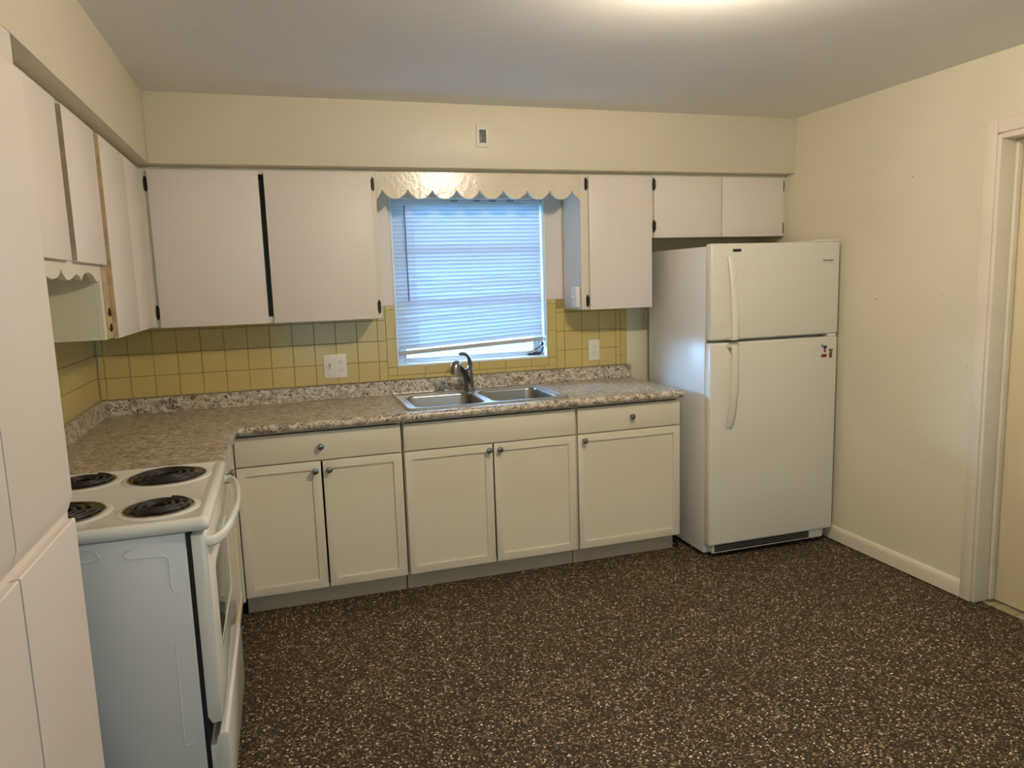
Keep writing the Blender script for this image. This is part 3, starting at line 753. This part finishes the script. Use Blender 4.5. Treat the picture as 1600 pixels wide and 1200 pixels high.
# ------------------------------------------------------------------ blinds
bl = thing('window_blind', ((WX0+WX1)/2, 0.035, 1.11), 'white horizontal slat blind hanging in the kitchen window', 'blind')
bx0, bx1 = 1.474, 2.310
obj('headrail', boxes((bx0-0.004, 0.018, 1.908, bx1+0.004, 0.048, 1.934)), M['slat'], bl, bevel=0.002)
NS = 36; zt0, zb0 = 1.896, 1.166
for i in range(NS):
    u = i/(NS-1); z = zt0+(zb0-zt0)*u
    tilt = 0.0 if u < 0.45 else 0.040*((u-0.45)/0.55)      # the blind hangs lower at its left end
    zl, zr = z-tilt*0.55, z+tilt*0.45
    an = math.radians(-70+random.uniform(-2.5, 2.5)); hw = 0.0125
    bm = bmesh.new(); rings = []
    nseg = 9
    for s in range(nseg+1):
        x = bx0+(bx1-bx0)*s/nseg; zc = zl+(zr-zl)*s/nseg + (random.uniform(-0.0012, 0.0012) if u > 0.5 else 0)
        ring = []
        for k in range(7):
            q = -1+2*k/6; bow = 0.0022*(1-q*q)
            dy, dz = q*hw*math.cos(an)-bow*math.sin(an), q*hw*math.sin(an)+bow*math.cos(an)
            ring.append(Vector((x, 0.035+dy, zc+dz)))
        back = [p+Vector((0, 0.0005*math.sin(an), -0.0005*math.cos(an))) for p in reversed(ring)]
        rings.append(ring+back)
    loft(bm, rings)
    obj('slat', bm, M['slat'], bl, smooth=60)
bm = bmesh.new()
loft(bm, [[(bx0, y, z+1.103) for y, z in ((0.022, 0), (0.048, 0), (0.049, 0.016), (0.046, 0.022), (0.024, 0.022), (0.021, 0.016))],
          [(bx1, y, z+1.141) for y, z in ((0.022, 0), (0.048, 0), (0.049, 0.016), (0.046, 0.022), (0.024, 0.022), (0.021, 0.016))]])
obj('bottom_rail', bm, M['rail'], bl)
for x in (1.590, 1.898, 2.190):
    bm = bmesh.new(); zlow = 1.123+0.036*(x-bx0)/(bx1-bx0)
    tube(bm, [(x, 0.0215, 1.908), (x+0.001, 0.0215, 1.5), (x, 0.0215, zlow)], 0.0009, 6)
    tube(bm, [(x, 0.0485, 1.908), (x+0.001, 0.0485, 1.5), (x, 0.0485, zlow)], 0.0009, 6)
    obj('cord', bm, M['plastic'], bl)
bm = bmesh.new(); tube(bm, [(1.538, 0.014, 1.905), (1.538, 0.010, 1.65), (1.540, 0.010, 1.395)], 0.0035, 8)
obj('wand', bm, M['wandm'], bl)
for x in (1.80, 1.93, 2.02, 2.12):
    bm = bmesh.new(); box(bm, x, 0.020, 1.9335, x+0.035, 0.046, 1.936); tube(bm, [(x-0.01, 0.010, 1.93), (x+0.01, 0.012, 1.925), (x+0.03, 0.014, 1.928)], 0.0018, 6)
    obj('rail_clip', bm, M['hinge'], bl)

# ------------------------------------------------------------------ stove
sv = thing('electric_stove', (0.33, -1.63, 0), 'white electric coil-burner stove against the left wall', 'stove')
SY_N, SY_F = -1.966, -1.287; ZK = 0.905
obj('body', boxes((0.045, SY_N+0.001, 0.02, 0.595, SY_F-0.004, 0.872)), M['stove_side'], sv, bevel=0.003)
obj('front_gap', boxes((0.5955, SY_N+0.008, 0.04, 0.606, SY_F-0.012, 0.868)), M['black'], sv)
# pressed outline on the side panel
bm = bmesh.new(); ye = SY_N+0.0006
for pts in ([(0.470, 0.846), (0.455, 0.842), (0.450, 0.832), (0.458, 0.822), (0.475, 0.820), (0.530, 0.820), (0.545, 0.815), (0.551, 0.802), (0.551, 0.742), (0.556, 0.722), (0.568, 0.719)],
            [(0.570, 0.585), (0.555, 0.582), (0.548, 0.568), (0.547, 0.44), (0.546, 0.302), (0.553, 0.286), (0.569, 0.288)],
            [(0.33, 0.856), (0.375, 0.855), (0.392, 0.842), (0.388, 0.829), (0.33, 0.826)]):
    tube(bm, spline([(x, ye, z) for x, z in pts], 5), 0.0018, 6)
obj('pressed_rib', bm, M['stove_side'], sv, smooth=60)
# cooktop with raised rim
bm = bmesh.new()
oy0, oy1, ox0, ox1 = SY_N-0.004, SY_F, 0.045, 0.655
def ring(ins, z, r): return rrect(ox0+ins, ox1-ins, oy0+ins, oy1-ins, z, r, 5)
loft(bm, [ring(0.004, 0.8745, 0.012), ring(0.0, 0.880, 0.014), ring(0.0, 0.893, 0.016), ring(0.003, 0.901, 0.016), ring(0.010, ZK+0.0015, 0.014), ring(0.024, ZK+0.0015, 0.012), ring(0.036, ZK-0.005, 0.010)], caps=True)
obj('cooktop', bm, M['stove'], sv, smooth=60)
ztop = ZK-0.005
def burner(cx, cy, r, turns):
    bm = bmesh.new()
    lathe(bm, (cx, cy, ztop+0.0004), (0, 0, 1), [(0, r+0.022), (0.0022, r+0.018), (0.0035, r+0.008), (0.0035, r+0.002), (0.001, r-0.004)], 48)
    ho = obj('burner_well', bm, M['stove'], sv, smooth=60)
    bm = bmesh.new()
    n = 48
    prof = [(0.0046, r+0.003), (0.0062, r+0.001), (0.0050, r-0.004), (0.0034, r-0.010), (0.0030, r*0.6), (0.0030, 0.0)]
    lathe(bm, (cx, cy, ztop), (0, 0, 1), prof, n)
    dp = obj('drip_pan', bm, M['pan'], sv, smooth=60)
    bm = bmesh.new(); lathe(bm, (cx, cy, ztop+0.0052), (0, 0, 1), [(0, r+0.0045), (0.0016, r+0.003), (0.0012, r+0.000), (-0.0006, r-0.002)], 48)
    obj('trim_ring', bm, M['chrome'], dp, smooth=60)
    bm = bmesh.new(); pts = []
    steps = int(turns*28)
    for k in range(steps+1):
        a = 2*math.pi*turns*k/steps; rr = 0.018+(r-0.008-0.018)*k/steps
        pts.append((cx+rr*math.cos(a), cy+rr*math.sin(a), ztop+0.0105))
    tube(bm, pts, 0.0040, 8)
    obj('coil', bm, M['coil'], dp, smooth=60)
    bm = bmesh.new()
    for k in range(3):
        a = math.radians(90+120*k)
        tube(bm, [(cx+0.008*math.cos(a), cy+0.008*math.sin(a), ztop+0.0052), (cx+(r-0.006)*math.cos(a), cy+(r-0.006)*math.sin(a), ztop+0.0052)], 0.0022, 6)
    obj('coil_support', bm, M['coil'], dp)
burner(0.488, -1.440, 0.112, 4.0)
burner(0.515, -1.805, 0.087, 3.2)
burner(0.245, -1.412, 0.087, 3.2)
burner(0.262, -1.770, 0.110, 4.0)
# backguard
bm = bmesh.new()
prism(bm, [(0.012, SY_N+0.002, 0.876), (0.044, SY_N+0.002, 0.876), (0.072, SY_N+0.002, 0.910), (0.055, SY_N+0.002, 1.065), (0.040, SY_N+0.002, 1.078), (0.012, SY_N+0.002, 1.078)], (0, SY_F-SY_N-0.006, 0))
bg_ = obj('backguard', bm, M['stove'], sv, bevel=0.003)
for y in (-1.88, -1.80, -1.45, -1.37):
    bm = bmesh.new(); lathe(bm, (0.064, y, 1.0), (1, 0, 0.11), [(0, 0.022), (0.012, 0.020), (0.022, 0.018), (0.023, 0)], 20)
    box(bm, 0.07, y-0.003, 0.985, 0.096, y+0.003, 1.02)
    obj('control_knob', bm, M['plastic'], bg_)
# oven door
bm = bmesh.new()
dz0, dz1 = 0.333, 0.862
pr = [(0.6075, dz0+0.022), (0.618, dz0), (0.641, dz0+0.002), (0.644, dz0+0.010), (0.6455, 0.40), (0.6455, 0.845), (0.640, 0.858), (0.630, dz1), (0.6075, dz1)]
prism(bm, [(x, SY_N+0.004, z) for x, z in pr], (0, SY_F-SY_N-0.008, 0))
od = obj('oven_door', bm, M['stove'], sv, bevel=0.0015)
wy0, wy1, wz0, wz1 = -1.84, -1.42, 0.50, 0.73
bm = bmesh.new()
def yzr(x, y0, y1, z0, z1, r, n=5):
    return [Vector((x, p.x, p.y)) for p in rrect(y0, y1, z0, z1, 0, r, n)]
loft(bm, [yzr(0.6458, wy0-0.02, wy1+0.02, wz0-0.02, wz1+0.02, 0.03), yzr(0.6482, wy0-0.016, wy1+0.016, wz0-0.016, wz1+0.016, 0.028), yzr(0.6482, wy0, wy1, wz0, wz1, 0.02), yzr(0.6460, wy0+0.004, wy1-0.004, wz0+0.004, wz1-0.004, 0.018)])
obj('window_surround', bm, M['stove'], od, smooth=50)
bm = bmesh.new(); loft(bm, [yzr(0.6462, wy0+0.006, wy1-0.006, wz0+0.006, wz1-0.006, 0.016), yzr(0.6470, wy0+0.008, wy1-0.008, wz0+0.008, wz1-0.008, 0.015)])
obj('oven_window', bm, M['ovenglass'], od)
# bowed door handle
bm = bmesh.new()
path = spline([(0.640, -1.955, 0.838), (0.662, -1.945, 0.838), (0.680, -1.905, 0.838), (0.693, -1.82, 0.838), (0.701, -1.70, 0.838), (0.703, -1.626, 0.838), (0.701, -1.55, 0.838), (0.693, -1.43, 0.838), (0.680, -1.345, 0.838), (0.662, -1.305, 0.838), (0.640, -1.298, 0.838)], 5)
rings = []
for (p, t, a, b) in frames(path):
    rings.append([p + a*(0.0145*math.copysign(abs(math.sin(2*math.pi*k/16))**0.8, math.sin(2*math.pi*k/16))) + b*(0.0085*math.copysign(abs(math.cos(2*math.pi*k/16))**0.8, math.cos(2*math.pi*k/16))) for k in range(16)])
loft(bm, rings)
obj('door_handle', bm, M['stove'], od, smooth=60)
# storage drawer with curved lip
bm = bmesh.new()
pr = [(0.6075, 0.075), (0.648, 0.070), (0.652, 0.085), (0.6545, 0.20), (0.656, 0.285), (0.6535, 0.298), (0.646, 0.304), (0.634, 0.302), (0.6265, 0.290), (0.6235, 0.272), (0.6075, 0.268)]
prism(bm, [(x, SY_N+0.004, z) for x, z in pr], (0, SY_F-SY_N-0.008, 0))
obj('storage_drawer', bm, M['stove'], sv, bevel=0.0015)
for (x, y) in ((0.10, SY_N+0.05), (0.10, SY_F-0.05), (0.55, SY_N+0.05), (0.55, SY_F-0.05)):
    bm = bmesh.new(); lathe(bm, (x, y, 0.0005), (0, 0, 1), [(0, 0.018), (0.008, 0.018), (0.010, 0.008), (0.0195, 0.008)], 12)
    obj('leveling_foot', bm, M['black'], sv)

# ------------------------------------------------------------------ fridge
fr = thing('refrigerator', (3.31, -0.42, 0), 'white top-freezer refrigerator against the right wall', 'refrigerator')
FX0, FX1, FY = 2.922, 3.700, -0.762
obj('cabinet_body', boxes((FX0+0.003, -0.700, 0.022, FX1-0.004, -0.105, 1.628)), M['fridge_side'], fr, bevel=0.004)
obj('door_gasket', boxes((FX0+0.012, -0.7075, 0.075, FX1-0.012, -0.7004, 1.625)), M['gasket'], fr)
def fdoor(z0, z1, name):
    bm = boxes((FX0, FY, z0, FX1, -0.708, z1)); bevel_bm(bm, 0.011, 4)
    return obj(name, bm, M['appl'], fr, smooth=40)
fd1 = fdoor(1.158, 1.640, 'freezer_door'); fd2 = fdoor(0.078, 1.144, 'fridge_door')
def handle(path, parent):
    bm = bmesh.new(); rings = []
    path = spline(path, 8); n = len(path)
    for i, (p, t, a, b) in enumerate(frames(path)):
        nx = Vector((1, 0, 0)); ny = t.cross(nx).normalized()
        hw, tk = 0.0185, 0.010
        ring = []
        for k in range(18):
            an = 2*math.pi*k/18
            ring.append(p + nx*hw*math.copysign(abs(math.cos(an))**0.6, math.cos(an)) + ny*tk*math.copysign(abs(math.sin(an))**0.8, math.sin(an)))
        rings.append(ring)
    loft(bm, rings)
    return obj('handle', bm, M['appl'], parent, smooth=50)
hx = 3.030
handle([(hx, FY-0.004, 1.572), (hx, FY-0.022, 1.50), (hx, FY-0.036, 1.40), (hx, FY-0.046, 1.28), (hx, FY-0.050, 1.162)], fd1)
handle([(hx, FY-0.050, 1.138), (hx, FY-0.052, 1.06), (hx, FY-0.048, 0.94), (hx, FY-0.036, 0.83), (hx, FY-0.018, 0.75), (hx, FY-0.004, 0.712)], fd2)
obj('handle_bracket', boxes((3.012, FY-0.046, 1.160, 3.048, FY+0.002, 1.178)), M['appl'], fd1, bevel=0.004)
obj('handle_bracket', boxes((3.012, FY-0.046, 1.120, 3.048, FY+0.002, 1.138)), M['appl'], fd2, bevel=0.004)
bm = boxes((3.545, -0.752, 1.6405, 3.692, -0.60, 1.652)); obj('hinge_cover', bm, M['appl'], fr, bevel=0.004)
obj('center_hinge', boxes((3.640, -0.755, 1.1445, 3.696, -0.710, 1.1575)), M['plastic'], fr, bevel=0.002)
bm = boxes((FX0+0.03, -0.745, 0.030, FX1-0.05, -0.7005, 0.0745)); gr = obj('toe_grille', bm, M['appl'], fr, bevel=0.003)
for k in range(4):
    z = 0.037+k*0.0095
    obj('grille_slot', boxes((FX0+0.04, -0.7462, z, FX1-0.14, -0.7452, z+0.0078)), M['black'], gr)
bm = boxes((3.044, FY-0.0025, 1.598, 3.092, FY-0.0002, 1.612)); obj('badge', bm, M['badge'], fd1, bevel=0.0008)
# maker's lettering
fc_ = bpy.data.curves.new('lettering', 'FONT'); fc_.body = 'FRIGIDAIRE'; fc_.size = 0.0125; fc_.extrude = 0.0004; fc_.align_x = 'CENTER'; fc_.space_character = 1.02
tx = bpy.data.objects.new('tmp', fc_)
me = bpy.data.meshes.new_from_object(tx); bpy.data.objects.remove(tx)
me.transform(Matrix.Translation(Vector((3.624, FY-0.0008, 1.540))-fr.location) @ Matrix.Rotation(math.pi/2, 4, 'X'))
me.materials.append(M['badge'])
lt = bpy.data.objects.new('lettering', me); COL.objects.link(lt); lt.parent = fd1
obj('logo_line', boxes((3.588, FY-0.0008, 1.532, 3.662, FY-0.0002, 1.5335)), M['gasket'], fd1)
for x, y in ((FX0+0.05, -0.66), (FX1-0.05, -0.66), (FX0+0.05, -0.15), (FX1-0.05, -0.15)):
    bm = bmesh.new(); lathe(bm, (x, y, 0.0005), (0, 0, 1), [(0, 0.02), (0.021, 0.02)], 12)
    obj('foot', bm, M['black'], fr)

# magnets
mg = thing('fridge_magnet', (3.612, FY-0.003, 1.035), 'small blue, red and white magnet on the right of the fridge door', 'magnet', 'magnets on the fridge door')
def disc(cx, cz, rx, rz, y0, th, n=20, rot=0):
    bm = bmesh.new(); c, s = math.cos(rot), math.sin(rot)
    pts = []
    for k in range(n):
        a = 2*math.pi*k/n; u, v = rx*math.cos(a), rz*math.sin(a)
        pts.append((cx+u*c-v*s, y0, cz+u*s+v*c))
    prism(bm, pts, (0, -th, 0)); return bm
y0 = FY-0.0004
obj('white_back', disc(3.612, 1.077, 0.0150, 0.026, y0, 0.0020), M['magwhite'], mg)
obj('blue_shape', disc(3.617, 1.088, 0.0125, 0.0095, y0-0.0021, 0.0015, 9, 0.4), M['blue'], mg)
obj('red_shape', disc(3.616, 1.069, 0.0070, 0.0095, y0-0.0021, 0.0015, 7), M['red'], mg)
obj('banner', disc(3.612, 1.043, 0.0175, 0.0085, y0, 0.0035), M['red'], mg)
obj('banner_band', disc(3.612, 1.048, 0.0175, 0.0028, y0-0.0036, 0.0006), M['badge'], mg)
obj('side_shape', disc(3.599, 1.096, 0.0050, 0.0090, y0-0.0021, 0.0015, 6, 0.3), M['brown'], mg)
mb = thing('fridge_magnet', (3.655, FY-0.003, 1.035), 'tiny brown teddy bear magnet at the edge of the fridge door', 'magnet', 'magnets on the fridge door')
bm = disc(3.655, 1.049, 0.0088, 0.0125, y0, 0.003)
for m_ in (disc(3.655, 1.067, 0.0085, 0.0078, y0-0.0002, 0.0036), disc(3.6465, 1.0735, 0.0040, 0.0036, y0, 0.003), disc(3.6635, 1.0735, 0.0040, 0.0036, y0, 0.003), disc(3.650, 1.036, 0.0034, 0.0058, y0, 0.003), disc(3.660, 1.036, 0.0034, 0.0058, y0, 0.003)):
    t_ = bpy.data.meshes.new('t'); m_.to_mesh(t_); m_.free(); bm.from_mesh(t_); bpy.data.meshes.remove(t_)
obj('bear', bm, M['brown'], mb)
obj('muzzle', disc(3.655, 1.064, 0.0036, 0.0026, y0-0.0040, 0.0008), M['rawwood'], mb)

# ------------------------------------------------------------------ electrical plates
def outlet_face(parent, cx, cz, y):
    bm = bmesh.new(); prism(bm, [(p.x, y, p.y) for p in rrect(cx-0.0155, cx+0.0155, cz-0.013, cz+0.013, 0, 0.010, 4)], (0, -0.0016, 0))
    f = obj('socket', bm, M['plastic'], parent)
    obj('socket_slots', boxes((cx-0.0075, y-0.0020, cz-0.001, cx-0.0055, y-0.00165, cz+0.007), (cx+0.0055, y-0.0020, cz-0.001, cx+0.0075, y-0.00165, cz+0.006), (cx-0.0022, y-0.0020, cz-0.0085, cx+0.0022, y-0.00165, cz-0.0045)), M['badge'], f)
yt = -TH-0.0018
pl = thing('switch_outlet_plate', (1.127, -0.008, 1.008), 'white double wall plate with toggle switch and outlet left of the window', 'outlet')
obj('plate', boxes((1.067, yt-0.006, 1.009, 1.187, yt, 1.135)), M['plastic'], pl, bevel=0.003)
obj('toggle_slot', boxes((1.0935, yt-0.0066, 1.058, 1.1035, yt-0.0062, 1.086)), M['gasket'], pl)
obj('toggle', boxes((1.0955, yt-0.016, 1.060, 1.1015, yt-0.0067, 1.071)), M['plastic'], pl, bevel=0.001)
outlet_face(pl, 1.155, 1.093, yt-0.0062); outlet_face(pl, 1.155, 1.051, yt-0.0062)
pl = thing('wall_outlet', (2.616, -0.008, 1.010), 'white single outlet plate on the yellow tiles right of the window', 'outlet')
obj('plate', boxes((2.581, yt-0.006, 1.010, 2.651, yt, 1.132)), M['plastic'], pl, bevel=0.003)
obj('decora_insert', boxes((2.598, yt-0.0085, 1.037, 2.634, yt-0.0062, 1.105)), M['plastic'], pl, bevel=0.001)
outlet_face(pl, 2.616, 1.091, yt-0.0087); outlet_face(pl, 2.616, 1.054, yt-0.0087)
sw = thing('light_switch', (2.425, -0.215, 1.335), 'white switch box on the side of the narrow cabinet right of the window', 'switch')
obj('box', boxes((2.409, -0.252, 1.336, 2.4310, -0.178, 1.446)), M['plastic'], sw, bevel=0.003)
obj('toggle', boxes((2.399, -0.218, 1.388, 2.4088, -0.212, 1.398)), M['plastic'], sw)
tp = thing('soffit_wall_plate', (1.883, -0.356, 2.146), 'cream wall plate with a black slot on the soffit above the window', 'wall plate')
yy = -0.3534
obj('plate', boxes((1.851, yy-0.005, 2.146, 1.8665, yy, 2.255), (1.9005, yy-0.005, 2.146, 1.915, yy, 2.255), (1.8665, yy-0.005, 2.146, 1.9005, yy, 2.168), (1.8665, yy-0.005, 2.230, 1.9005, yy, 2.255)), M['frame'], tp, bevel=0.001)
obj('black_insert', boxes((1.867, yy-0.0025, 2.1685, 1.900, yy, 2.2295)), M['badge'], tp)
obj('insert_bars', boxes((1.869, yy-0.0036, 2.188, 1.879, yy-0.0027, 2.191), (1.869, yy-0.0036, 2.200, 1.876, yy-0.0027, 2.202), (1.869, yy-0.0036, 2.177, 1.878, yy-0.0027, 2.1795)), M['gasket'], tp)
bm = bmesh.new(); lathe(bm, (1.881, yy-0.005, 2.2445), (0, -1, 0), [(0, 0.0028), (0.0012, 0.0022)], 10); obj('screw', bm, M['gasket'], tp)

# ------------------------------------------------------------------ ceiling lamp
LX, LY = 2.08, -2.15
lp = thing('ceiling_lamp', (LX, LY, H-0.12), 'small lit globe lamp on the ceiling just above the frame', 'lamp')
bm = bmesh.new(); lathe(bm, (LX, LY, H-0.0005), (0, 0, -1), [(0, 0.115), (0.018, 0.112), (0.022, 0.10), (0.022, 0.0)], 32)
obj('base_plate', bm, M['plastic'], lp)
bm = bmesh.new(); lathe(bm, (LX, LY, H-0.023), (0, 0, -1), [(0, 0.030), (0.010, 0.034), (0.022, 0.047), (0.040, 0.054), (0.058, 0.048), (0.070, 0.028), (0.075, 0.0)], 32)
obj('lamp_globe', bm, M['lamp'], lp, smooth=60)
